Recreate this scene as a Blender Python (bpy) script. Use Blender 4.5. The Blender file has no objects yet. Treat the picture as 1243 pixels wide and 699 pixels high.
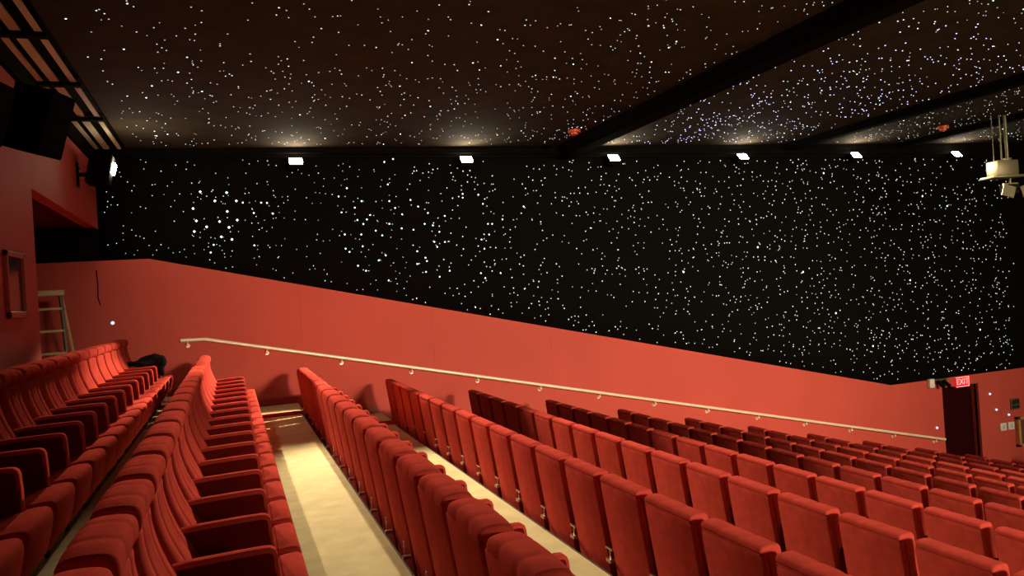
import bpy, bmesh, math, random
from mathutils import Vector, Matrix

random.seed(7)
C = bpy.context.scene.collection
SC = bpy.context.scene
CZ = 1.64                      # eye height above the floor the photographer stands on

# ------------------------------------------------------------------ camera
cam_d = bpy.data.cameras.new('camera'); cam = bpy.data.objects.new('camera', cam_d); C.objects.link(cam)
cam_d.sensor_fit = 'HORIZONTAL'; cam_d.sensor_width = 36.0; cam_d.lens = 940.0 / 1243.0 * 36.0
cam_d.clip_start = 0.05; cam_d.clip_end = 200
_R = ((0.93802294, -0.05902143, 0.34151053), (-0.34044953, 0.02749592, 0.93986068), (-0.06486207, -0.99787797, 0.00569799))
m3 = Matrix(((_R[0][0], -_R[0][1], -_R[0][2]), (_R[1][0], -_R[1][1], -_R[1][2]), (_R[2][0], -_R[2][1], -_R[2][2])))
cam.matrix_world = Matrix.Translation((0, 0, CZ)) @ m3.to_4x4()
SC.camera = cam
def project(x, y, z):
    d = (x, y, z - CZ)
    c = [sum(_R[r][k] * d[r] for r in range(3)) for k in range(3)]
    if c[2] < 0.15: return None
    return 621.5 + 940 * c[0] / c[2], 349.5 + 940 * c[1] / c[2]

# ------------------------------------------------------------------ world and exposure
w = bpy.data.worlds.new('world'); SC.world = w; w.use_nodes = True
w.node_tree.nodes['Background'].inputs[0].default_value = (0.010, 0.006, 0.005, 1)
w.node_tree.nodes['Background'].inputs[1].default_value = 1.0
SC.view_settings.view_transform = 'Standard'; SC.view_settings.look = 'None'
SC.view_settings.gamma = 1.0; SC.view_settings.use_curve_mapping = False
SC.view_settings.exposure = 0.28
LAMP_SPOT = 1900.0; FAR_SPOT = 9500.0
WARM = (1.0, 0.80, 0.52)

# ------------------------------------------------------------------ room measures
DW = 13.7                      # side wall with the handrail
YO = -10.5                     # opposite side wall
XB = -1.9                      # back wall
XF = 20.5                      # front wall
PITCH, RISE = 1.39, 0.32
def tier_z(j): return -RISE * j
def tier_edge(j): return 0.92 + PITCH * j
def ceil_z(x): return 2.70 + CZ + 0.010 * max(0, x)

# ------------------------------------------------------------------ materials
def mat(name, base, rough=0.8, metal=0.0, noise=None, sheen=0.0, bump=None, emit=None, spec=0.5, no_sample=False):
    m = bpy.data.materials.new(name); m.use_nodes = True
    nt = m.node_tree; p = nt.nodes['Principled BSDF']
    p.inputs['Base Color'].default_value = (*base, 1); p.inputs['Roughness'].default_value = rough
    p.inputs['Metallic'].default_value = metal; p.inputs['Specular IOR Level'].default_value = spec
    if sheen:
        p.inputs['Sheen Weight'].default_value = sheen; p.inputs['Sheen Roughness'].default_value = 0.4
        p.inputs['Sheen Tint'].default_value = (1.0, 0.07, 0.05, 1)
    tc = nt.nodes.new('ShaderNodeTexCoord')
    if noise:
        sc, amt = noise[0], noise[1]
        n = nt.nodes.new('ShaderNodeTexNoise'); n.inputs['Scale'].default_value = sc; n.inputs['Detail'].default_value = 5
        r = nt.nodes.new('ShaderNodeValToRGB')
        r.color_ramp.elements[0].position = 0.3; r.color_ramp.elements[1].position = 0.7
        r.color_ramp.elements[0].color = (*[max(0, c * (1 - amt)) for c in base], 1)
        r.color_ramp.elements[1].color = (*[min(1, c * (1 + amt)) for c in base], 1)
        nt.links.new(tc.outputs['Object'], n.inputs['Vector']); nt.links.new(n.outputs['Fac'], r.inputs[0])
        nt.links.new(r.outputs[0], p.inputs['Base Color'])
    if bump:
        n2 = nt.nodes.new('ShaderNodeTexNoise'); n2.inputs['Scale'].default_value = bump[0]; n2.inputs['Detail'].default_value = 3
        b = nt.nodes.new('ShaderNodeBump'); b.inputs['Strength'].default_value = bump[1]; b.inputs['Distance'].default_value = 0.01
        nt.links.new(tc.outputs['Object'], n2.inputs['Vector']); nt.links.new(n2.outputs['Fac'], b.inputs['Height'])
        nt.links.new(b.outputs['Normal'], p.inputs['Normal'])
    if emit:
        p.inputs['Emission Color'].default_value = (*emit[0], 1); p.inputs['Emission Strength'].default_value = emit[1]
        if no_sample: m.cycles.emission_sampling = 'NONE'
    return m

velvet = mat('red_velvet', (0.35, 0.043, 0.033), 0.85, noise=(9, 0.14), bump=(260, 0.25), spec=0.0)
velvet_shaded = mat('red_velvet_shaded', (0.09, 0.006, 0.005), 0.9, noise=(9, 0.14), bump=(260, 0.25), spec=0.0)  # shaded copy of the seat velvet: shade on the arms put into the colour
piping_m = mat('red_piping', (0.36, 0.035, 0.025), 0.8, spec=0.02)
paint = mat('red_wall_paint', (0.50, 0.070, 0.052), 0.7, noise=(0.9, 0.05), bump=(90, 0.15), spec=0.3)
paint_base = mat('red_baseboard_vinyl', (0.30, 0.03, 0.02), 0.45)
carpet = mat('cream_carpet', (0.66, 0.58, 0.33), 0.95, noise=(5, 0.10), bump=(180, 0.6), spec=0.1)
carpet_red = mat('red_carpet_strip', (0.26, 0.02, 0.012), 0.95, noise=(30, 0.15), bump=(200, 0.5), spec=0.1)
cloth_black = mat('black_star_cloth', (0.0030, 0.0026, 0.0024), 0.95, spec=0.05)
ceil_m = mat('dark_brown_ceiling', (0.034, 0.026, 0.018), 0.95, noise=(3, 0.2), spec=0.1)
black_m = mat('matt_black', (0.004, 0.0035, 0.003), 0.9, spec=0.03)
black_metal = mat('black_metal', (0.005, 0.0045, 0.004), 0.9, spec=0.05)
dark_plastic = mat('dark_base_metal', (0.02, 0.012, 0.010), 0.6)
brass = mat('satin_brass', (0.95, 0.84, 0.66), 0.40, metal=0.3)
chrome = mat('polished_metal', (0.45, 0.30, 0.26), 0.35, metal=1.0)
rail_m = mat('pale_rail_metal', (0.62, 0.56, 0.42), 0.5)
galv = mat('galvanised_metal', (0.17, 0.15, 0.09), 0.45, metal=0.6)
white_m = mat('white_plastic', (0.75, 0.72, 0.66), 0.5)
wood_m = mat('light_oak', (0.50, 0.24, 0.08), 0.5, noise=(12, 0.25))
cork_m = mat('brown_board', (0.10, 0.045, 0.025), 0.9, noise=(60, 0.3))
glass_dark = mat('dark_port_glass', (0.012, 0.010, 0.006), 0.15)
trim_red = mat('red_port_frame', (0.42, 0.07, 0.045), 0.5)
orange_m = mat('orange_red_plastic', (0.65, 0.10, 0.04), 0.4)
alu_m = mat('ladder_fibreglass', (0.60, 0.50, 0.28), 0.5)
alu_dark = mat('ladder_metal', (0.18, 0.16, 0.13), 0.4, metal=0.7)
jacket_m = mat('black_cloth', (0.006, 0.005, 0.005), 0.95, noise=(14, 0.3), bump=(40, 0.5), spec=0.1)
lamp_face = mat('lamp_glass', (1, 1, 1), 0.3, emit=((1.0, 0.86, 0.62), 120.0))
exit_m = mat('exit_red_face', (0.5, 0.01, 0.01), 0.4, emit=((1.0, 0.02, 0.03), 0.45))
exit_l = mat('exit_letters', (0.9, 0.1, 0.1), 0.4, emit=((1.0, 0.22, 0.20), 1.8))
led_m = mat('cool_white_bead', (0.8, 0.8, 0.95), 0.3, emit=((0.72, 0.74, 1.0), 0.9), no_sample=True)
star_w = mat('fibre_star_white', (0.02, 0.02, 0.02), 0.5, emit=((0.88, 1.0, 0.93), 1.3), no_sample=True)
star_c = mat('fibre_star_cyan', (0.02, 0.02, 0.02), 0.5, emit=((0.70, 1.0, 0.95), 3.2), no_sample=True)
star_v = mat('fibre_star_violet', (0.02, 0.02, 0.02), 0.5, emit=((0.62, 0.58, 1.0), 2.6), no_sample=True)
star_d = mat('fibre_star_dim', (0.02, 0.02, 0.02), 0.5, emit=((1.0, 0.95, 0.85), 0.75), no_sample=True)

# ------------------------------------------------------------------ mesh helpers
def link(name, me, parent=None, loc=(0, 0, 0), rot=(0, 0, 0)):
    o = bpy.data.objects.new(name, me); C.objects.link(o); o.location = loc; o.rotation_euler = rot
    if parent is not None: o.parent = parent
    return o
def finish(name, bm, m, smooth=True):
    bmesh.ops.recalc_face_normals(bm, faces=bm.faces)
    me = bpy.data.meshes.new(name); bm.to_mesh(me); bm.free()
    for mm in (m if isinstance(m, (list, tuple)) else [m]): me.materials.append(mm)
    if smooth:
        me.polygons.foreach_set('use_smooth', [True] * len(me.polygons))
        me.set_sharp_from_angle(angle=math.radians(38))
    return me
def obj(name, bm, m, parent=None, loc=(0, 0, 0), rot=(0, 0, 0), smooth=True):
    return link(name, finish(name, bm, m, smooth), parent, loc, rot)
def box(bm, x0, x1, y0, y1, z0, z1, bev=0.0, seg=2, mtx=None):
    r = bmesh.ops.create_cube(bm, size=1); vs = r['verts']
    bmesh.ops.scale(bm, verts=vs, vec=(x1 - x0, y1 - y0, z1 - z0))
    bmesh.ops.translate(bm, verts=vs, vec=((x0 + x1) / 2, (y0 + y1) / 2, (z0 + z1) / 2))
    if bev > 0:
        es = {e for v in vs for e in v.link_edges}
        rr = bmesh.ops.bevel(bm, geom=list(es), offset=bev, segments=seg, affect='EDGES', profile=0.5)
        vs = list({v for f in rr['faces'] for v in f.verts} | {v for v in vs if v.is_valid})
    if mtx is not None: bmesh.ops.transform(bm, matrix=mtx, verts=vs)
    return bm
def boxm(*a, **k): return box(bmesh.new(), *a, **k)
def tube(bm, pts, r, n=10, cap=True):
    P = [Vector(p) for p in pts]; rings = []
    for i, p in enumerate(P):
        d = (P[min(i + 1, len(P) - 1)] - P[max(i - 1, 0)]).normalized()
        a = d.cross(Vector((0, 0, 1)))
        if a.length < 0.05: a = d.cross(Vector((1, 0, 0)))
        a.normalize(); b = a.cross(d)
        rings.append([bm.verts.new(p + r * (math.cos(t) * a + math.sin(t) * b)) for t in [2 * math.pi * k / n for k in range(n)]])
    for A, B in zip(rings, rings[1:]):
        for k in range(n): bm.faces.new((A[k], A[(k + 1) % n], B[(k + 1) % n], B[k]))
    if cap: bm.faces.new(rings[0]); bm.faces.new(rings[-1][::-1])
    return bm
def prism(bm, poly, axis, a, b):
    """extrude a 2D polygon along an axis: axis 'y' -> poly is (x,z); axis 'x' -> (y,z); axis 'z' -> (x,y)"""
    def P(u, v, t): return (u, t, v) if axis == 'y' else ((t, u, v) if axis == 'x' else (u, v, t))
    A = [bm.verts.new(P(u, v, a)) for u, v in poly]; B = [bm.verts.new(P(u, v, b)) for u, v in poly]
    n = len(poly)
    for i in range(n): bm.faces.new((A[i], A[(i + 1) % n], B[(i + 1) % n], B[i]))
    bm.faces.new(A); bm.faces.new(B[::-1])
    return bm
def smooth_poly(pts, it=2):
    for _ in range(it):
        q = []
        for i in range(len(pts)):
            a, b = pts[i], pts[(i + 1) % len(pts)]
            q.append((a[0] * .75 + b[0] * .25, a[1] * .75 + b[1] * .25)); q.append((a[0] * .25 + b[0] * .75, a[1] * .25 + b[1] * .75))
        pts = q
    return pts
def inset(pts, d):
    n = len(pts); ar = sum(pts[i][0] * pts[(i + 1) % n][1] - pts[(i + 1) % n][0] * pts[i][1] for i in range(n))
    s = 1 if ar > 0 else -1; out = []
    for i in range(n):
        x0, y0 = pts[i - 1]; x2, y2 = pts[(i + 1) % n]
        tx, ty = x2 - x0, y2 - y0; L = math.hypot(tx, ty) or 1
        out.append((pts[i][0] - s * ty / L * d, pts[i][1] + s * tx / L * d))
    return out
def loft(bm, pts, y0, y1, r, mid=(), disp=None, seg=3):
    """cushion: closed (x,z) profile lofted along y, edges rounded by r, optional displacement at inner y stations"""
    st = []
    for k in range(seg + 1):
        t = math.pi / 2 * k / seg; st.append((y0 + r * (1 - math.sin(t)), r * (1 - math.cos(t))) if False else (y0 + r * (1 - math.cos(t)), r * (1 - math.sin(t))))
    for m_ in mid: st.append((m_, 0))
    for k in range(seg, -1, -1):
        t = math.pi / 2 * k / seg; st.append((y1 - r * (1 - math.cos(t)), r * (1 - math.sin(t))))
    rings = []
    for y, d in st:
        pp = inset(pts, d)
        if disp: pp = [disp(p, y) for p in pp]
        rings.append([bm.verts.new((x, y, z)) for x, z in pp])
    n = len(pts)
    for A, B in zip(rings, rings[1:]):
        for k in range(n): bm.faces.new((A[k], A[(k + 1) % n], B[(k + 1) % n], B[k]))
    bm.faces.new(rings[0]); bm.faces.new(rings[-1][::-1])
    return bm
def empty(name, label, cat, loc=(0, 0, 0), rz=0, group=None):
    o = bpy.data.objects.new(name, None); C.objects.link(o); o.location = loc; o.rotation_euler = (0, 0, rz)
    o.empty_display_size = 0.1
    return tag(o, label, cat, group)
def tag(o, label, cat, group=None):
    o['label'] = label; o['category'] = cat
    if group: o['group'] = group
    return o
def struct(name, bm, m, label=None, smooth=False):
    o = obj(name, bm, m, smooth=smooth); o['kind'] = 'structure'
    if label: o['label'] = label
    return o
def copy_tree(o, parent=None):
    c = o.copy(); C.objects.link(c)
    if parent is not None: c.parent = parent
    for ch in list(o.children): copy_tree(ch, c)
    return c
ORD = ['first', 'second', 'third', 'fourth', 'fifth', 'sixth', 'seventh', 'eighth', 'ninth', 'tenth', 'eleventh', 'twelfth',
       'thirteenth', 'fourteenth', 'fifteenth', 'sixteenth', 'seventeenth', 'eighteenth', 'nineteenth', 'twentieth', 'twenty-first', 'twenty-second', 'twenty-third', 'twenty-fourth', 'twenty-fifth', 'twenty-sixth']

# ------------------------------------------------------------------ structure: stepped floor
NT = 12
YA = 12.2                     # where the side aisle begins
def stepped(y0, y1, half=False):
    """(x,z) outline of the raked floor, seen from the side"""
    top = [(-5.0, tier_z(-1))]
    for j in range(-1, NT):
        e = tier_edge(j) + (0.05 if half else 0)
        top.append((e, tier_z(j)))
        if half:
            top += [(e, tier_z(j) - RISE / 2), (e + 0.38, tier_z(j) - RISE / 2), (e + 0.38, tier_z(j + 1))]
        else:
            top.append((e, tier_z(j + 1)))
    top += [(XF, tier_z(NT)), (XF, tier_z(NT) - 0.3), (-5.0, tier_z(NT) - 0.3)]
    return prism(bmesh.new(), top, 'y', y0, y1)
floor = struct('floor', stepped(YO, YA), carpet)
fa = obj('aisle_steps', stepped(YA, DW, True), carpet, floor, smooth=False); fa['label'] = 'stepped side aisle below the handrail'
for j in range(-1, NT):
    b = boxm(tier_edge(j) - PITCH + 0.44, tier_edge(j) + 0.05, YA + 0.01, YA + 0.38, tier_z(j), tier_z(j) + 0.012)
    obj('carpet_strip', b, carpet_red, floor, smooth=False)
    b = boxm(tier_edge(j) - 0.005, tier_edge(j) + 0.006, YO, YA, tier_z(j) - 0.03, tier_z(j) + 0.004)
    obj('step_nosing', b, dark_plastic, floor, smooth=False)

# ------------------------------------------------------------------ structure: side wall, red below and black behind the star cloth
def bound(x):                 # top edge of the red wall, world z
    if x < -1.2: return CZ + 0.92
    if x < 14.0: return CZ + 0.92 - (x + 1.2) * (0.92 + 2.67) / 15.2
    return CZ - 2.67
DX0, DX1, DZT = 15.52, 16.68, CZ - 2.89     # doorway
DZB = DZT - 2.15
bm = bmesh.new()
bl = tier_z(NT) - 0.2
T = 0.12
seams = [-5.0, -1.2, 1.1, 3.4, 5.7, 8.1, 10.5, 12.9, 14.0, 14.55, DX0]
wall = struct('wall_side', prism(bmesh.new(), [(-5.2, bl), (DX0, bl), (DX0, 5.2), (-5.2, 5.2)], 'y', DW + 0.04, DW + T), black_m)
for a, b in zip(seams, seams[1:]):
    g = 0.0008
    p = prism(bmesh.new(), [(a + g, bl), (b - g, bl), (b - g, bound(b)), (a + g, bound(a))], 'y', DW, DW + 0.045)
    obj('wall_panel', p, paint, wall, smooth=False)
obj('wall_panel', boxm(DX0, DX1, DW, DW + 0.045, DZT, bound(16)), paint, wall, smooth=False)
obj('wall_panel', boxm(DX1, XF, DW, DW + 0.045, bl, bound(18)), paint, wall, smooth=False)
obj('wall_core', boxm(DX0, DX1, DW + 0.04, DW + T, DZT, 5.2), black_m, wall, smooth=False)
obj('wall_core', boxm(DX1, XF, DW + 0.04, DW + T, bl, 5.2), black_m, wall, smooth=False)
# alcove side wall above the lower red: black duct band, then red again
obj('wall_panel', boxm(-5.2, XB - 0.01, DW, DW + 0.045, CZ + 1.42, 4.6), paint, wall, smooth=False)
# baseboard that steps with the aisle
for j in range(-1, NT):
    x0 = tier_edge(j) - PITCH + 0.43; x1 = tier_edge(j) + 0.05
    if j == -1: x0 = -4.9
    if x0 > DX0: break
    x1c = min(x1, DX0)
    o = struct('baseboard_side', boxm(x0, x1c, DW - 0.015, DW, tier_z(j), tier_z(j) + 0.11), paint_base)
    if x1 + 0.38 < DX0: struct('baseboard_side', boxm(x1, x1 + 0.38, DW - 0.015, DW, tier_z(j) - 0.16, tier_z(j) - 0.05), paint_base)
# doorway niche
nz = DZB
d = struct('door_1', prism(bmesh.new(), [(DX0 - 0.10, nz), (DX0, nz), (DX0, DZT), (DX0 - 0.10, DZT)], 'y', DW + T, DW + 1.5), paint)
obj('jamb', boxm(DX1, DX1 + 0.10, DW + 0.04, DW + 1.5, nz, DZT), paint, d, smooth=False)
obj('head', boxm(DX0 - 0.1, DX1 + 0.1, DW + T, DW + 1.5, DZT, DZT + 0.1), paint, d, smooth=False)
obj('shade_sheet', boxm(DX0, DX1, DW + 0.20, DW + 0.24, nz, DZT), mat('door_shade', (0.022, 0.002, 0.003), 0.95, spec=0.02), d, smooth=False)  # near-black sheet standing in for the shade inside the doorway
obj('door_casing', boxm(DX1 - 0.02, DX1 + 0.03, DW - 0.012, DW + 0.05, nz, DZT + 0.03), paint, d, smooth=False)

# ------------------------------------------------------------------ back wall, alcove, opposite and front walls
YE, ZH = 9.35, CZ + 1.42
bw = struct('wall_back', boxm(XB - 0.15, XB, YO, YE, bl, 5.0), paint)
obj('bulkhead', boxm(XB - 0.15, XB, YE, DW, ZH, 5.0), paint, bw, smooth=False)
obj('alcove_wall', boxm(-5.1, -5.0, YE - 2, DW, bl, 5.0), paint, bw, smooth=False)
obj('alcove_return', boxm(-5.0, XB - 0.15, YE - 0.15, YE - 0.02, bl, 5.0), paint, bw, smooth=False)
obj('alcove_ceiling', boxm(-5.0, XB - 0.15, YE, DW, 4.5, 4.6), black_m, bw, smooth=False)
o = struct('trim_1', boxm(XB, XB + 0.05, YO, DW - 0.05, CZ + 2.44, ceil_z(0)), cloth_black)
struct('wall_opposite', boxm(-5, XF, YO - 0.1, YO, bl, 5.2), paint)
struct('wall_front', boxm(XF, XF + 0.1, YO, DW, bl, 5.2), black_m)

# duct in the alcove
t = empty('alcove_duct', 'black duct band running along the wall above the ladder alcove', 'duct', (-3.5, DW, CZ + 0.95))
obj('duct', boxm(-1.5, 1.58, -0.30, -0.002, 0.0, 0.46, 0.02), black_m, t)
for k in range(3): obj('rib', boxm(-1.5, 1.58, -0.315, -0.295, 0.10 + 0.12 * k, 0.12 + 0.12 * k), black_metal, t, smooth=False)

# ------------------------------------------------------------------ ceiling
bm = bmesh.new()
prism(bm, [(-5.2, ceil_z(0)), (0, ceil_z(0)), (XF, ceil_z(XF)), (XF, ceil_z(XF) + 0.15), (-5.2, ceil_z(0) + 0.15)], 'y', YO, DW + T)
ceiling = struct('ceiling', bm, ceil_m)
beams = [(6.07, 6.35, 0.25), (11.42, 11.60, 0.15), (14.6, 14.75, 0.12)]
for i, (a, b, dp) in enumerate(beams):
    o = struct('trim_%d' % (i + 2), boxm(a, b, YO, DW - 0.08, ceil_z(a) - dp, ceil_z(a) + 0.05), cloth_black, 'black beam across the starry ceiling')
o = struct('trim_5', boxm(XB, XF, DW - 0.05, DW + 0.04, ceil_z(0) - 0.16, ceil_z(XF) + 0.05), cloth_black)
for k in range(3):
    obj('curtain_track', boxm(XB + 0.02, XF - 0.05, DW - 0.10 - 0.03 * k, DW - 0.085 - 0.03 * k, ceil_z(0) - 0.05 - 0.03 * k, ceil_z(0) - 0.035 - 0.03 * k), black_metal, o, smooth=False)

# ------------------------------------------------------------------ star cloth
def cloth_bm():
    xs = [XB + 0.02] + [-1.2 + 0.2 * k for k in range(0, 100)]
    xs = [x for x in xs if x < 18.6] + [18.6]
    bm = bmesh.new(); cols = []
    for x in xs:
        wv = 0.006 * math.sin(x * 5.1) + 0.004 * math.sin(x * 13.7 + 1)
        cols.append([bm.verts.new((x, DW + 0.015 + (wv if k else 0.01), bound(x) - 0.02 + (ceil_z(0) - 0.02 - bound(x)) * k / 6)) for k in range(7)])
    for A, B in zip(cols, cols[1:]):
        for k in range(6): bm.faces.new((A[k], B[k], B[k + 1], A[k + 1]))
    return bm
cl = obj('star_cloth', cloth_bm(), cloth_black)
md = cl.modifiers.new('thick', 'SOLIDIFY'); md.thickness = 0.006; md.offset = 1
tag(cl, 'black cloth on the side wall, dotted all over with fibre optic stars', 'curtain')
def add_star(V, F, c, r, ax):
    """a tiny bead: octahedron flattened on its mounting axis"""
    i = len(V); x, y, z = c; q = r * 0.5
    rr = (r, q, r) if ax == 'y' else (r, r, q)
    V += [(x + rr[0], y, z), (x - rr[0], y, z), (x, y + rr[1], z), (x, y - rr[1], z), (x, y, z + rr[2]), (x, y, z - rr[2])]
    for a in (0, 1):
        for b in (2, 3):
            for d_ in (4, 5): F.append((i + a, i + b, i + d_))
def stars_mesh(name, lst, m, ax, parent, label):
    V, F = [], []
    for c, r in lst: add_star(V, F, c, r, ax)
    me = bpy.data.meshes.new(name); me.from_pydata(V, [], F); me.materials.append(m)
    o = link(name, me, parent); o['kind'] = 'stuff'; o['label'] = label
    return o
rs = random.Random(21)
def on_wall(px, py):
    d = [px - 621.5, py - 349.5, 940.0]
    v = [sum(_R[r][k] * d[k] for k in range(3)) for r in range(3)]
    return v[0] / v[1] * DW, v[2] / v[1] * DW + CZ
white, dim, cyan = [], [], []
yS = DW + 0.006
def free(lst, x, z, dmin):
    return all(abs(x - c[0][0]) + abs(z - c[0][2]) > dmin for c in lst[-220:])
n = 0
while n < 2150:
    x = rs.uniform(-1.8, 18.2); z = rs.uniform(-1.1, 4.16)
    if z < bound(x) + 0.05: continue
    u = rs.random()
    if x > 17.9 and rs.random() < 0.7: continue
    if not free(white, x, z, 0.10) or not free(dim, x, z, 0.06): continue
    n += 1
    (dim if u < 0.45 else white).append(((x, yS, z), rs.uniform(0.009, 0.0125) * (0.72 if x < 3 else (1.0 + 0.012 * x))))
big = [(96, 288), (120, 231), (170, 262), (212, 298), (186, 332), (142, 350), (243, 262), (265, 268), (246, 327), (302, 303), (327, 268), (347, 269),
       (192, 384), (228, 393), (166, 411), (107, 330), (210, 234), (156, 437), (218, 352), (367, 305), (100, 366), (304, 413),
       (590, 247), (600, 301), (618, 219), (668, 263), (645, 285), (697, 310), (654, 327), (674, 340), (686, 325), (762, 263), (782, 286), (806, 308),
       (834, 259), (860, 281), (893, 303), (611, 376), (667, 376), (716, 363), (738, 379), (762, 340), (804, 355), (627, 435), (614, 424), (672, 416),
       (750, 447), (656, 482), (683, 499), (726, 464), (760, 532), (857, 433), (882, 340), (910, 345), (932, 367), (915, 401), (951, 401), (885, 455),
       (890, 466), (887, 503), (857, 476), (925, 418), (1011, 238), (1011, 251), (1064, 241), (1080, 272), (1097, 340), (1111, 340), (1101, 376),
       (1075, 393), (1085, 424), (1146, 325), (950, 313), (933, 519), (967, 499), (1088, 524), (1073, 507), (1140, 507), (1218, 281), (844, 360), (757, 206), (745, 130), (775, 120)]
for a, b in big:
    x, z = on_wall(200 + a / 2.795, 150 + b / 2.795)
    cyan.append(((x, yS, z), 0.015 if (a > 250 or b > 400) else 0.020))
for a, b in [(975, 330), (1000, 210), (1105, 340), (1120, 238), (920, 300), (1060, 420), (1150, 250), (1190, 400), (1015, 380), (830, 330)]:
    x, z = on_wall(a, b); cyan.append(((x, yS, z), 0.022))
stars_mesh('fibre_star', white, star_w, 'y', cl, 'small white star points')
stars_mesh('fibre_star', dim, star_d, 'y', cl, 'dim star points')
stars_mesh('fibre_star', cyan, star_c, 'y', cl, 'bright bluish star points')

def in_beam(x): return any(a - 0.08 < x < b + 0.05 for a, b, _ in beams)
white, dim, cyan, vio = [], [], [], []
n = 0
while n < 3400:
    x = rs.uniform(-1.25, 18.2); y = rs.uniform(4.0, 13.45)
    if in_beam(x): continue
    if x < 5.4 and rs.random() < 0.25: continue
    n += 1
    z = ceil_z(x) - 0.004
    s = rs.uniform(0.0062, 0.0098) * (0.75 + 0.03 * y)
    c = ((x, y, z), s)
    u = rs.random()
    if x > 6.2 and x < 12.0 and y > 6.5 and u < 0.62: vio.append((c[0], s * 1.25))
    elif u < 0.5: dim.append(c)
    elif u < 0.93: white.append(c)
    else: cyan.append((c[0], s * 1.2))
stars_mesh('fibre_star', white, star_w, 'z', ceiling, 'small white star points')
stars_mesh('fibre_star', dim, star_d, 'z', ceiling, 'dim star points')
stars_mesh('fibre_star', cyan, star_c, 'z', ceiling, 'brighter bluish star points')
stars_mesh('fibre_star', vio, star_v, 'z', ceiling, 'violet tinted star points beyond the beam')

# ------------------------------------------------------------------ handrail
ry = DW - 0.085
p0 = (-0.80, ry, CZ - 0.43); p1 = (-0.42, ry, CZ - 0.44); p2 = (15.42, ry, CZ - 4.07)
hr = empty('handrail', 'long satin metal handrail sloping down the red side wall', 'handrail', (0, DW, 0))
def L(p): return (p[0], p[1] - DW, p[2])
obj('rail', tube(bmesh.new(), [L(p0), L((p1[0] - 0.05, ry, p1[2] + 0.003)), L(p1), L((p1[0] + .05, ry, p1[2] - .012)), L(p2)], 0.029, 14), brass, hr)
def rail_z(x): return p0[2] if x < p1[0] else p1[2] + (x - p1[0]) * (p2[2] - p1[2]) / (p2[0] - p1[0])
bm = tube(bmesh.new(), [(0, 0, -0.015), (0, 0.0, -0.06), (0, 0.03, -0.09), (0, 0.078, -0.095)], 0.009, 8)
tube(bm, [(0, 0.068, -0.095), (0, 0.083, -0.095)], 0.034, 14)
bmesh.ops.create_uvsphere(bm, u_segments=10, v_segments=6, radius=0.022, matrix=Matrix.Translation((0, 0.0, -0.075)))
bme = finish('bracket', bm, brass)
for k in range(14):
    x = -0.70 + 1.219 * k
    if x > 15.4: break
    link('bracket', bme, hr, (x, ry - DW, rail_z(x)))

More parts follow.
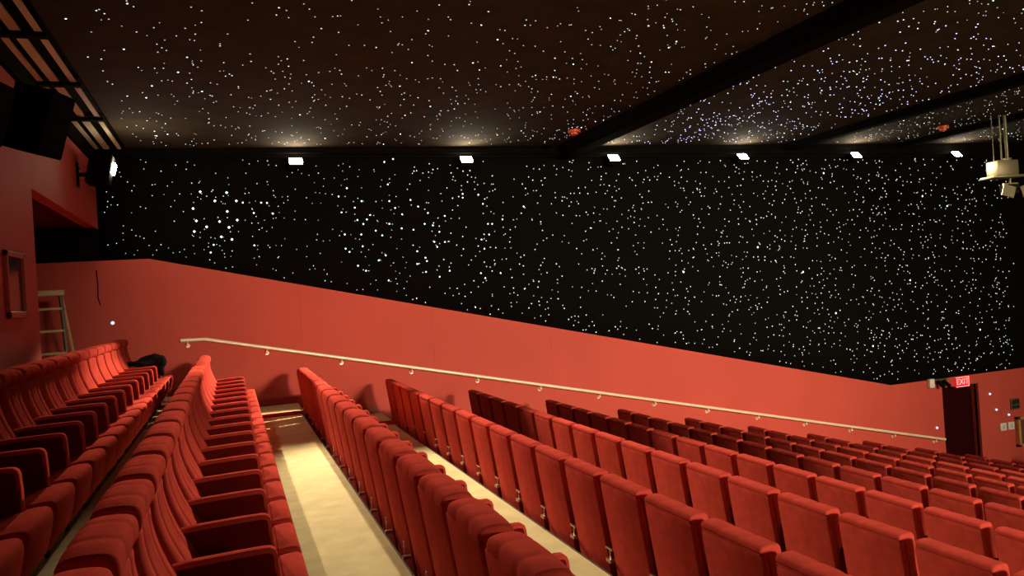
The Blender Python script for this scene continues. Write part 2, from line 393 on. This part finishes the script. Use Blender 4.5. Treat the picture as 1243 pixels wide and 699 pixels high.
# ------------------------------------------------------------------ chairs
def seat_grooves(ys, depth, wdt=0.012):
    return lambda y: -depth * sum(math.exp(-((y - g) / wdt) ** 2) for g in ys)
MID = [-0.22, -0.205, -0.19, -0.15, -0.11, -0.095, -0.08, -0.05, 0, 0.05, 0.08, 0.095, 0.11, 0.15, 0.19, 0.205, 0.22]
def make_lounge():
    root = empty('cinema_armchair', 'x', 'armchair')
    # rear shell: nearly flat velvet panel
    pr = smooth_poly([(0.0, 0.90), (0.0, 0.945), (0.05, 0.945), (0.075, 0.90), (0.13, 0.55), (0.20, 0.16), (0.20, 0.10), (0.115, 0.10), (0.105, 0.16), (0.045, 0.60)], 1)
    obj('back_panel', loft(bmesh.new(), pr, -0.251, 0.251, 0.012), velvet, root)
    # head roll, three padded lobes
    g = seat_grooves([-0.09, 0.09], 0.006, 0.006)
    hp = smooth_poly([(0.002, 0.88), (0.00, 0.975), (0.03, 1.005), (0.13, 1.005), (0.168, 0.985), (0.168, 0.91), (0.12, 0.885), (0.05, 0.88)], 2)
    def dh(p, y):
        k = g(y); cx_, cz_ = 0.08, 0.94; dx, dz = p[0] - cx_, p[1] - cz_; l = math.hypot(dx, dz) or 1
        return (p[0] + dx / l * k, p[1] + dz / l * k - 0.018 * (abs(y) / 0.27) ** 3)
    obj('headrest', loft(bmesh.new(), hp, -0.252, 0.252, 0.030, MID, dh, 4), velvet, root)
    # fluted front of the backrest, S curve
    fg = seat_grooves([-0.205, -0.095, 0.095, 0.205], 0.006, 0.005)
    fp = smooth_poly([(0.06, 0.90), (0.15, 0.90), (0.150, 0.82), (0.175, 0.72), (0.225, 0.60), (0.285, 0.50), (0.325, 0.40), (0.30, 0.34), (0.22, 0.34), (0.14, 0.55), (0.08, 0.78)], 2)
    def df(p, y):
        k = fg(y) + 0.006 * math.cos(y / 0.27 * math.pi / 2)
        fx = 1 if p[0] > 0.09 + (0.9 - p[1]) * 0.33 else 0
        return (p[0] + k * fx, p[1])
    obj('backrest', loft(bmesh.new(), fp, -0.238, 0.238, 0.020, MID, df, 3), velvet, root)
    # seat cushion, T shaped
    sp = smooth_poly([(0.24, 0.24), (0.24, 0.40), (0.45, 0.395), (0.68, 0.425), (0.755, 0.425), (0.765, 0.36), (0.72, 0.18), (0.66, 0.15), (0.4, 0.17)], 2)
    bm = loft(bmesh.new(), sp, -0.228, 0.228, 0.03)
    fr = smooth_poly([(0.625, 0.20), (0.625, 0.42), (0.70, 0.43), (0.757, 0.427), (0.768, 0.36), (0.722, 0.18), (0.66, 0.15)], 2)
    loft(bm, fr, -0.251, 0.251, 0.025)
    s = obj('seat', bm, velvet, root)
    # padded closed arms
    ap = smooth_poly([(0.16, 0.14), (0.18, 0.59), (0.22, 0.605), (0.56, 0.615), (0.605, 0.61), (0.618, 0.58), (0.625, 0.14)], 1)
    side = None
    for sgn in (1, -1):
        a = obj('armrest', loft(bmesh.new(), ap, -0.029, 0.029, 0.010), velvet_shaded, root, (0, 0.2825 * sgn, 0))  # arm sides painted darker for the shade between seats
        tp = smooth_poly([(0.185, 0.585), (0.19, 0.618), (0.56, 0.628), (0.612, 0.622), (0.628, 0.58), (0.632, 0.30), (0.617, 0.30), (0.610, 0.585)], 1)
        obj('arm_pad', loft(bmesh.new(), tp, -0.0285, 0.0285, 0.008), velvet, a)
    obj('base', boxm(0.22, 0.60, -0.22, 0.22, 0.0, 0.17, 0.01), dark_plastic, root)
    return root
def hinge_bm():
    bm = bmesh.new()
    box(bm, 0.03, 0.036, 0.283, 0.318, 0.40, 0.406); box(bm, 0.03, 0.036, 0.283, 0.318, 0.436, 0.442)
    box(bm, 0.03, 0.036, 0.283, 0.289, 0.40, 0.442); box(bm, 0.03, 0.036, 0.312, 0.318, 0.40, 0.442)
    box(bm, 0.03, 0.034, 0.298, 0.303, 0.34, 0.402)
    box(bm, 0.02, 0.07, 0.285, 0.316, 0.33, 0.350)
    return bm
def make_plain():
    root = empty('theatre_chair', 'x', 'chair')
    pr = smooth_poly([(0.002, 0.91), (0.0, 0.962), (0.03, 0.962), (0.045, 0.91), (0.10, 0.55), (0.155, 0.16), (0.155, 0.10), (0.115, 0.10), (0.103, 0.16), (0.055, 0.52)], 1)
    b = obj('back_panel', loft(bmesh.new(), pr, -0.250, 0.250, 0.007), velvet, root)
    bm = tube(bmesh.new(), [(0.112, 0.2475, 0.14), (0.054, 0.2475, 0.55), (0.0025, 0.2475, 0.950), (0.0015, 0.240, 0.957), (0.0015, -0.240, 0.957), (0.0025, -0.2475, 0.950), (0.054, -0.2475, 0.55), (0.112, -0.2475, 0.14)], 0.0035, 5)
    obj('piping', bm, piping_m, b)
    g = seat_grooves([-0.085, 0.085], 0.007, 0.008)
    fp = smooth_poly([(0.050, 0.90), (0.040, 0.950), (-0.004, 0.958), (-0.004, 0.992), (0.03, 1.004), (0.105, 1.002), (0.125, 0.97), (0.128, 0.80), (0.18, 0.62), (0.25, 0.46), (0.26, 0.38), (0.18, 0.36), (0.10, 0.6)], 2)
    def dz(p, y):
        return (p[0], p[1] + (g(y) if p[1] > 0.95 else 0))
    obj('backrest', loft(bmesh.new(), fp, -0.250, 0.250, 0.012, MID, dz, 3), velvet, root)
    sp = smooth_poly([(0.20, 0.26), (0.20, 0.40), (0.45, 0.40), (0.64, 0.425), (0.70, 0.41), (0.70, 0.30), (0.64, 0.22), (0.4, 0.2)], 2)
    obj('seat', loft(bmesh.new(), sp, -0.235, 0.235, 0.03), velvet, root)
    ap = smooth_poly([(0.065, 0.70), (0.10, 0.755), (0.20, 0.68), (0.30, 0.615), (0.54, 0.61), (0.57, 0.58), (0.55, 0.50), (0.50, 0.10), (0.14, 0.10)], 1)
    obj('armrest', loft(bmesh.new(), ap, -0.040, 0.040, 0.012), velvet_shaded, root, (0, -0.302, 0))  # arm in the gap between backs, gap shade painted into its colour
    obj('hinge_bracket', box(box(boxm(0.055, 0.07, -0.350, -0.256, 0.470, 0.482), 0.065, 0.075, -0.30, -0.29, 0.39, 0.475), 0.045, 0.10, -0.335, -0.268, 0.385, 0.408), chrome, root, smooth=False)
    obj('base', boxm(0.15, 0.50, -0.22, 0.22, 0.0, 0.22, 0.01), dark_plastic, root)
    return root

lounge = make_lounge(); plain = make_plain(); used = {'l': False, 'p': False}
hinge_me = finish('hinge_bracket', hinge_bm(), chrome, False)
ROWS = [('rearmost row along the back wall', -1.64, -1), ('second row from the back', -0.50, 0), ('third row from the back', 0.90, 1)]
def in_view(x, y, z0, marg):
    for dz_ in (0.0, 0.55, 0.98):
        for dx_ in (0.0, 0.75):
            q = project(x + dx_, y, z0 + dz_)
            if q and -marg < q[0] < 1243 + marg and -marg < q[1] < 699 + marg: return True
    return False
def chair(kind, x, y, z, label, group, last=False, hinge=False):
    src = lounge if kind == 'l' else plain
    if not used[kind]: o = src; used[kind] = True
    else: o = copy_tree(src)
    o.location = (x, y, z); o['label'] = label; o['group'] = group
    if hinge: o.scale = (1, 1.06, 1)
    if not last and kind == 'l':      # neighbours share the arm between them
        for ch in list(o.children):
            if ch.name.startswith('armrest') and ch.location.y < 0:
                for g_ in list(ch.children): bpy.data.objects.remove(g_)
                bpy.data.objects.remove(ch)
    if hinge: link('hinge_bracket', hinge_me, o)
    return o
def count_row(x, z, ys, m): return [y for y in ys if y > 0.8 and in_view(x, y, z, m)]
jobs = []
for i, (nm, x, j) in enumerate(ROWS):
    z = tier_z(j); pt, y0 = ((0.565, 12.60), (0.565, 12.25), (0.600, 12.34))[i]
    ys = count_row(x, z, [y0 - pt * k for k in range(24)], 260)
    for k, y in enumerate(ys):
        lb = 'red velvet armchair, %s from the side wall, %s' % (ORD[k], nm)
        jobs.append(('l', x, y, z, lb, 'velvet armchairs in the ' + nm, y == ys[-1], i == 2))
used_src = dict(l=lounge, p=plain)
# place the last-of-row (two-armed) ones first so that the source still has both arms when copied
jobs.sort(key=lambda a: not a[6])
for jb in jobs:
    if not used['l']:
        used['l'] = True; first = jb; continue
    chair(*jb)
used['l'] = False; chair(*first)
for k in range(1, 13):
    x = 0.90 + PITCH * k - 0.005; z = tier_z(k + 1)
    if k > 11: z = tier_z(NT)
    pt = 0.602 if k == 1 else 0.607
    ys = count_row(x, z, [12.36 - pt * i for i in range(22)], 220)
    for i, y in enumerate(ys):
        lb = 'plain red velvet chair, %s from the side wall, %s row from the back' % (ORD[i], ORD[k + 2])
        chair('p', x, y, z, lb, 'velvet seats in the %s row from the back' % ORD[k + 2])

# ------------------------------------------------------------------ jacket on the last armchair of the rear row
bm = bmesh.new()
rj = random.Random(5)
for (cx_, cy_, cz_, rx, ry_, rz) in [(0.0, 0, 0.0, 0.20, 0.20, 0.07), (0.08, 0.02, 0.06, 0.15, 0.15, 0.08), (0.14, 0.0, 0.08, 0.10, 0.12, 0.08), (-0.16, 0.03, 0.0, 0.16, 0.12, 0.05), (0.25, -0.04, 0.02, 0.08, 0.10, 0.10), (0.24, -0.03, -0.10, 0.05, 0.09, 0.12)]:
    bmesh.ops.create_icosphere(bm, subdivisions=3, radius=1, matrix=Matrix.Translation((cx_, cy_, cz_)) @ Matrix.Diagonal((rx, ry_, rz, 1)))
jk = obj('jacket', bm, jacket_m, None, (-1.22, 12.34, RISE + 0.64))
jk.scale = (0.9, 0.9, 0.85)
md = jk.modifiers.new('join', 'REMESH'); md.mode = 'VOXEL'; md.voxel_size = 0.018; md.use_smooth_shade = True
tx = bpy.data.textures.new('folds', 'CLOUDS'); tx.noise_scale = 0.11
md = jk.modifiers.new('folds', 'DISPLACE'); md.texture = tx; md.strength = 0.05
tag(jk, 'crumpled black jacket draped over the armchair nearest the wall in the rear row', 'jacket')

# ------------------------------------------------------------------ wall lamps: fixture, lit glass and the light it throws
LX = [(1.18 + 3.045 * i) * 0.988 for i in range(-1, 6)]
def lamp(i, x, y, z, sgn, label, group, power, aim, cone, blend=0.5, soft=0.07):
    t = empty('flood_lamp', label, 'lamp', (x, y, z), 0, group)
    tilt = Matrix.Translation((0, -0.17 * sgn, 0)) @ Matrix.Rotation(math.radians(-40 * sgn), 4, 'X')
    obj('housing', box(bmesh.new(), -0.12, 0.12, -0.05, 0.05, -0.09, 0.09, 0.012, 2, tilt), black_metal, t)
    yy = -0.052 * sgn
    obj('glass', box(bmesh.new(), -0.105, 0.105, min(yy, yy - 0.01 * sgn), max(yy, yy - 0.01 * sgn), -0.075, 0.075, 0, 1, tilt), lamp_face, t, smooth=False)
    bmk = tube(bmesh.new(), [(0, 0, 0.0), (0, -0.08 * sgn, 0.0), (0, -0.14 * sgn, 0.0)], 0.012, 8)
    box(bmk, -0.04, 0.04, -0.012, 0.012, -0.06, 0.06)
    obj('yoke', bmk, black_metal, t)
    beam(t, (0, -0.30 * sgn, -0.06), aim, power, cone, blend, soft)
    return t
def beam(t, loc, aim, power, cone, blend, soft=0.07):
    ld = bpy.data.lights.new('lamp_beam', 'SPOT'); ld.energy = power; ld.color = WARM; ld.spot_size = math.radians(cone); ld.spot_blend = blend
    ld.shadow_soft_size = soft
    lo = bpy.data.objects.new('lamp_beam', ld); C.objects.link(lo); lo.parent = t; lo.location = loc
    lo.rotation_euler = Vector(aim).to_track_quat('-Z', 'Y').to_euler()
    return lo
AIMS = [None, ((0.22, -0.90, -0.42), 56, 1.6), ((-0.50, -0.30, -0.47), 40, 2.6), ((-0.46, -0.84, -0.36), 38, 2.0), ((0.0, -0.9, -0.55), 66, 0.75), ((0.0, -0.9, -0.55), 66, 0.7), ((0.0, -0.9, -0.55), 66, 0.6)]
PLACE = [None, 'leftmost', 'second from the left', 'third from the left', 'fourth from the left', 'second from the right', 'rightmost']
for i in range(1, 7):
    aim, cone, gain = AIMS[i]
    lamp(i, LX[i], DW - 0.03, CZ + 2.40 + 0.008 * LX[i], 1, 'glowing flood lamp high on the starry wall, %s of six' % PLACE[i],
         'flood lamps along the top of the starry wall', LAMP_SPOT * gain, aim, cone)
for i, (x, gn) in enumerate([(5.6, 1.8), (9.3, 0.95), (13.0, 0.6), (16.7, 0.5)]):
    lamp(i, x, YO + 0.012, CZ + 2.50, -1, 'flood lamp on the unseen opposite wall, %s from the back' % ORD[i], 'flood lamps on the opposite wall', FAR_SPOT * gn, (0.0, 0.97, -0.18), 45, 0.85, 0.9)
# ------------------------------------------------------------------ speakers and fixture on the back wall
def speaker(name, label, loc, rot, sx, sy, sz):
    t = empty(name, label, 'speaker', loc); t.rotation_euler = rot
    obj('cabinet', prism(bmesh.new(), [(-sx / 2, -sy * 0.32), (-sx / 2, sy * 0.32), (sx / 2, sy / 2), (sx / 2, -sy / 2)], 'z', -sz / 2, sz / 2), black_m, t, smooth=False)
    obj('grille', boxm(sx / 2, sx / 2 + 0.012, -sy / 2 + 0.015, sy / 2 - 0.015, -sz / 2 + 0.015, sz / 2 - 0.015), black_metal, t, smooth=False)
    obj('bracket', box(tube(bmesh.new(), [(-sx / 2, 0, 0), (-sx / 2 - 0.16, 0, -0.03)], 0.02, 8), -sx / 2 - 0.19, -sx / 2 - 0.15, -0.05, 0.05, -0.09, 0.09), black_metal, t)
    return t
speaker('wall_speaker', 'large black loudspeaker angled off the red back wall', (-1.50, 7.72, CZ + 1.76), (0, 0.30, -0.35), 0.36, 0.36, 0.56)
speaker('wall_speaker', 'black loudspeaker cut off by the left edge of the view', (-1.50, 5.85, CZ + 1.42), (0, 0.28, -0.25), 0.30, 0.32, 0.40)
t = empty('corner_flood_lamp', 'black box lamp on the back wall bracket, glowing on its right face', 'lamp', (XB, 12.1, CZ + 2.02))
RM = Matrix.Rotation(0.22, 4, 'Y')
obj('housing', boxm(0.14, 0.42, -0.20, 0.20, -0.10, 0.34, 0.02, 2, RM), black_m, t)
obj('glass', boxm(0.421, 0.45, -0.10, 0.10, 0.10, 0.25, 0.0, 1, RM), lamp_face, t, smooth=False)
obj('bracket', box(tube(bmesh.new(), [(0.02, 0, 0), (0.22, 0, 0)], 0.028, 10), 0.0, 0.025, -0.04, 0.04, -0.17, 0.17), black_metal, t)
obj('bolt', tube(bmesh.new(), [(0.02, -0.06, 0.10), (0.02, 0.10, 0.10)], 0.012, 8), black_metal, t)
beam(t, (0.60, 0, 0.10), (0.30, -0.83, -0.50), LAMP_SPOT * 0.85, 52, 0.7)
gl = bpy.data.lights.new('lamp_glow', 'POINT'); gl.energy = 8; gl.color = WARM; gl.shadow_soft_size = 0.06
go = bpy.data.objects.new('lamp_glow', gl); C.objects.link(go); go.parent = t; go.location = (0.52, 0.0, 0.20)

# projection port window
yw0, yw1, zw0, zw1 = 8.08, 8.74, CZ + 0.06, CZ + 0.68
w1 = struct('window_1', boxm(XB - 0.02, XB + 0.008, yw0 + 0.04, yw1 - 0.04, zw0 + 0.04, zw1 - 0.04), glass_dark, 'dark projection port in the back wall')
for a in [(yw0, yw0 + 0.05, zw0, zw1), (yw1 - 0.05, yw1, zw0, zw1), (yw0, yw1, zw0, zw0 + 0.06), (yw0, yw1, zw1 - 0.05, zw1)]:
    obj('window_frame', boxm(XB, XB + 0.035, *a, 0.004, 1), trim_red, w1, smooth=False)

# ------------------------------------------------------------------ ceiling rails at the left
rx = empty('ceiling_rails', 'three parallel metal lighting rails with cross bars under the dark ceiling', 'rail', (-1.6, 10, ceil_z(0) - 0.06))
for x_, w_ in [(-0.22, 0.05), (-0.08, 0.08), (0.10, 0.05)]:
    obj('rail', boxm(x_ - w_ / 2, x_ + w_ / 2, -6, 3.45, 0.0, 0.025), rail_m, rx, smooth=False)
for y_ in [-4.8, -3.4, -1.95, -0.3, 1.35]:
    obj('cross_bar', boxm(-0.30, 0.17, y_ - 0.05, y_ + 0.05, -0.04, 0.0), black_metal, rx, smooth=False)
obj('backing', boxm(-0.30, 0.17, -6, 3.5, 0.03, 0.055), black_m, rx, smooth=False)

# ------------------------------------------------------------------ step ladder in the alcove
ld_ = empty('step_ladder', 'tall wooden-coloured step ladder standing in the alcove behind the rear row', 'ladder', (-2.42, 12.2, RISE), math.radians(8))
Hh = 1.70
for s in (-1, 1):
    obj('front_rail', tube(bmesh.new(), [(s * 0.30, -0.42, 0), (s * 0.21, -0.05, Hh)], 0.028, 6), alu_dark, ld_)
    obj('rear_rail', tube(bmesh.new(), [(s * 0.42, 0.45, 0), (s * 0.22, 0.08, Hh - 0.02)], 0.020, 6), alu_m, ld_)
for k in range(1, 6):
    f = k / 5.6; z_ = Hh * f; hw = 0.30 - 0.09 * f; y_ = -0.42 + 0.37 * f
    obj('step', boxm(-hw, hw, y_ - 0.04, y_ + 0.06, z_ - 0.03, z_), alu_m, ld_, smooth=False)
    obj('brace', tube(bmesh.new(), [(hw, y_, z_ - 0.02), (0.36 - 0.12 * f, 0.38 - 0.3 * f, z_ - 0.02)], 0.010, 6), alu_dark, ld_)
obj('top_cap', boxm(-0.26, 0.26, -0.09, 0.13, Hh - 0.02, Hh + 0.06, 0.01), alu_m, ld_)

# cable on wall
cb = obj('cable', tube(bmesh.new(), [(0, 0, 0.55), (0.01, 0, 0.3), (0.0, 0, 0.12), (0.03, 0, 0)], 0.008, 6), black_m, None, (-1.96, DW - 0.012, CZ + 0.22))
tag(cb, 'thin dark cable hanging down the red wall in the alcove', 'cable')

# small round wall beads
bm = tube(bmesh.new(), [(0, 0, 0), (0, -0.03, 0)], 0.032, 12)
be = finish('bead', bm, white_m)
bl_ = bmesh.new(); bmesh.ops.create_uvsphere(bl_, u_segments=10, v_segments=6, radius=0.026, matrix=Matrix.Translation((0, -0.035, 0)))
bl_ = finish('lens', bl_, led_m)
spots = [(137, 392, 'below the alcove cable at the left'), (1136, 519, 'just above the lower end of the handrail'), (1200, 478, 'upper right of the doorway'),
         (1208, 497, 'between the doorway and the switch plates'), (1223, 503, 'above the white switch plates')]
for px, py, s in spots:
    x_, z_ = on_wall(px, py)
    t = empty('wall_bead', 'tiny glowing bluish fitting on the red wall %s' % s, 'light', (x_, DW, z_), 0, 'tiny fittings on the red wall')
    link('bead', be, t); link('lens', bl_, t)

# ------------------------------------------------------------------ doorway corner: exit sign, emergency light, plates, board
x_, z_ = on_wall(1165.5, 463)
ex = empty('exit_sign', 'glowing red exit sign mounted over the dark doorway', 'sign', (x_, DW, z_))
obj('housing', boxm(-0.20, 0.20, -0.06, -0.001, -0.11, 0.11, 0.008), exit_m, ex)
cv = bpy.data.curves.new('letters', 'FONT'); cv.body = 'EXIT'; cv.size = 0.19; cv.extrude = 0.004; cv.align_x = 'CENTER'; cv.align_y = 'CENTER'
tmp = bpy.data.objects.new('tmp', cv); C.objects.link(tmp)
dg = bpy.context.evaluated_depsgraph_get(); me = bpy.data.meshes.new_from_object(tmp.evaluated_get(dg)); bpy.data.objects.remove(tmp)
me.materials.clear(); me.materials.append(exit_l)
link('letters', me, ex, (0, -0.066, 0), (math.radians(90), 0, 0))
obj('rim', box(box(boxm(-0.205, 0.205, -0.068, -0.06, 0.10, 0.115), -0.205, 0.205, -0.068, -0.06, -0.115, -0.10), 0.195, 0.21, -0.068, -0.06, -0.11, 0.11), exit_l, ex, smooth=False)

x_, z_ = on_wall(1128, 465)
em = empty('emergency_light', 'white box with black twin lamp heads beside the exit sign', 'light', (x_, DW, z_))
obj('box', boxm(-0.07, 0.07, -0.09, -0.001, -0.10, 0.10, 0.008), white_m, em)
obj('arm', boxm(0.07, 0.52, -0.06, -0.03, 0.04, 0.075), galv, em, smooth=False)
for q in (0.22, 0.40):
    bm = tube(bmesh.new(), [(q, -0.05, 0.03), (q, -0.10, -0.03), (q + 0.02, -0.19, -0.10)], 0.045, 12)
    obj('lamp_head', bm, black_metal, em)
x_, z_ = on_wall(1221, 517)
for q, s in ((-0.13, 'left'), (0.13, 'right')):
    t = empty('switch_plate', 'white switch plate on the red wall, %s one of the pair beside the board' % s, 'switch', (x_ + q, DW, z_), 0, 'white switch plates')
    obj('plate', boxm(-0.10, 0.10, -0.05, -0.001, -0.09, 0.09, 0.006), white_m, t)
    obj('rocker', boxm(-0.04, 0.04, -0.06, -0.05, -0.05, 0.05, 0.004), mat('pale_blue_plastic', (0.45, 0.55, 0.62), 0.4), t)
x_, z_ = on_wall(1231, 490)
t = empty('wall_panel_box', 'small dark control panel with pale frame above the wooden board', 'panel', (x_, DW, z_))
obj('frame', boxm(-0.14, 0.14, -0.04, -0.001, -0.13, 0.13, 0.006), galv, t)
obj('screen', boxm(-0.115, 0.115, -0.048, -0.04, -0.10, 0.11), mat('dark_green_screen', (0.02, 0.028, 0.015), 0.2), t, smooth=False)
obj('label_strip', boxm(-0.10, 0.10, -0.052, -0.048, -0.03, 0.0), galv, t, smooth=False)
x_, z_ = on_wall(1231, 506)
t = empty('notice_board', 'oak-framed brown notice board at the right edge of the red wall', 'board', (x_, DW, z_))
HB = 0.72; WB = 1.0
obj('board', boxm(0.05, WB - 0.05, -0.07, -0.001, -HB + 0.05, -0.05), cork_m, t, smooth=False)
for a in [(0, 0.07, -HB, 0), (WB - 0.07, WB, -HB, 0), (0, WB, -0.06, 0), (0, WB, -HB, -HB + 0.06)]:
    obj('frame', boxm(a[0], a[1], -0.11, -0.001, a[2], a[3], 0.004, 1), wood_m, t, smooth=False)

# ------------------------------------------------------------------ ceiling alarms
def on_ceiling(px, py):
    d = [px - 621.5, py - 349.5, 940.0]
    v = [sum(_R[r][k] * d[k] for k in range(3)) for r in range(3)]
    s = 2.74 / v[2]
    return v[0] * s, v[1] * s
for (px, py, s) in [(697, 159, 'left of the first beam'), (1145, 159, 'beyond the second beam')]:
    x_, y_ = on_ceiling(px, py)
    t = empty('ceiling_alarm', 'small orange-red alarm on the starry ceiling %s' % s, 'alarm', (x_, min(y_, 13.2), ceil_z(x_)))
    obj('body', tube(bmesh.new(), [(0, 0, 0), (0, 0, -0.05)], 0.11, 20), orange_m, t)
    obj('dome', tube(bmesh.new(), [(0, 0, -0.05), (0, 0, -0.09)], 0.065, 16), orange_m, t)

# ------------------------------------------------------------------ hung projector and stage light at the right
px_, py_ = 14.3, 10.9
zc = ceil_z(px_)
t = empty('hanging_projector', 'pale metal box hanging from two ceiling pipes at the right', 'projector', (px_, py_, CZ + 1.60), math.radians(-12))
obj('body', boxm(-0.22, 0.22, -0.16, 0.16, 0.04, 0.34, 0.015), galv, t)
obj('tray', boxm(-0.34, 0.34, -0.20, 0.20, 0.0, 0.045, 0.008), galv, t)
obj('side_vent', boxm(0.221, 0.245, -0.12, 0.12, 0.08, 0.30, 0.005), black_metal, t)
for q, r_ in ((0.0, 0.014), (0.12, 0.028), (-0.17, 0.007)):
    obj('pipe', tube(bmesh.new(), [(q, 0, 0.33), (q, 0, zc - CZ - 1.60 - 0.002)], r_, 10), galv, t)
obj('clamp', boxm(0.06, 0.18, -0.05, 0.05, 0.33, 0.40, 0.01), galv, t)
t2 = empty('stage_light', 'small four-leaf stage light hanging below the pale metal box', 'light', (px_ + 0.16, py_ - 0.02, CZ + 1.385), math.radians(-12))
obj('yoke', box(tube(bmesh.new(), [(0, 0, 0.215), (0, 0, 0.12)], 0.018, 8), -0.16, 0.16, -0.02, 0.02, 0.08, 0.12), galv, t2)
obj('can', boxm(-0.13, 0.13, -0.10, 0.14, -0.10, 0.09, 0.02), black_metal, t2)
for k, (sx_, rz_) in enumerate(((-1, 0.30), (1, -0.30))):
    bm = box(bmesh.new(), -0.13, 0.13, -0.008, 0.008, -0.11, 0.11, 0, 1, Matrix.Translation((sx_ * 0.20, -0.18, -0.05)) @ Matrix.Rotation(rz_, 4, 'Y'))
    obj('barn_door', bm, galv, t2, smooth=False)
obj('lens', boxm(-0.09, 0.09, -0.112, -0.10, -0.08, 0.07), glass_dark, t2, smooth=False)
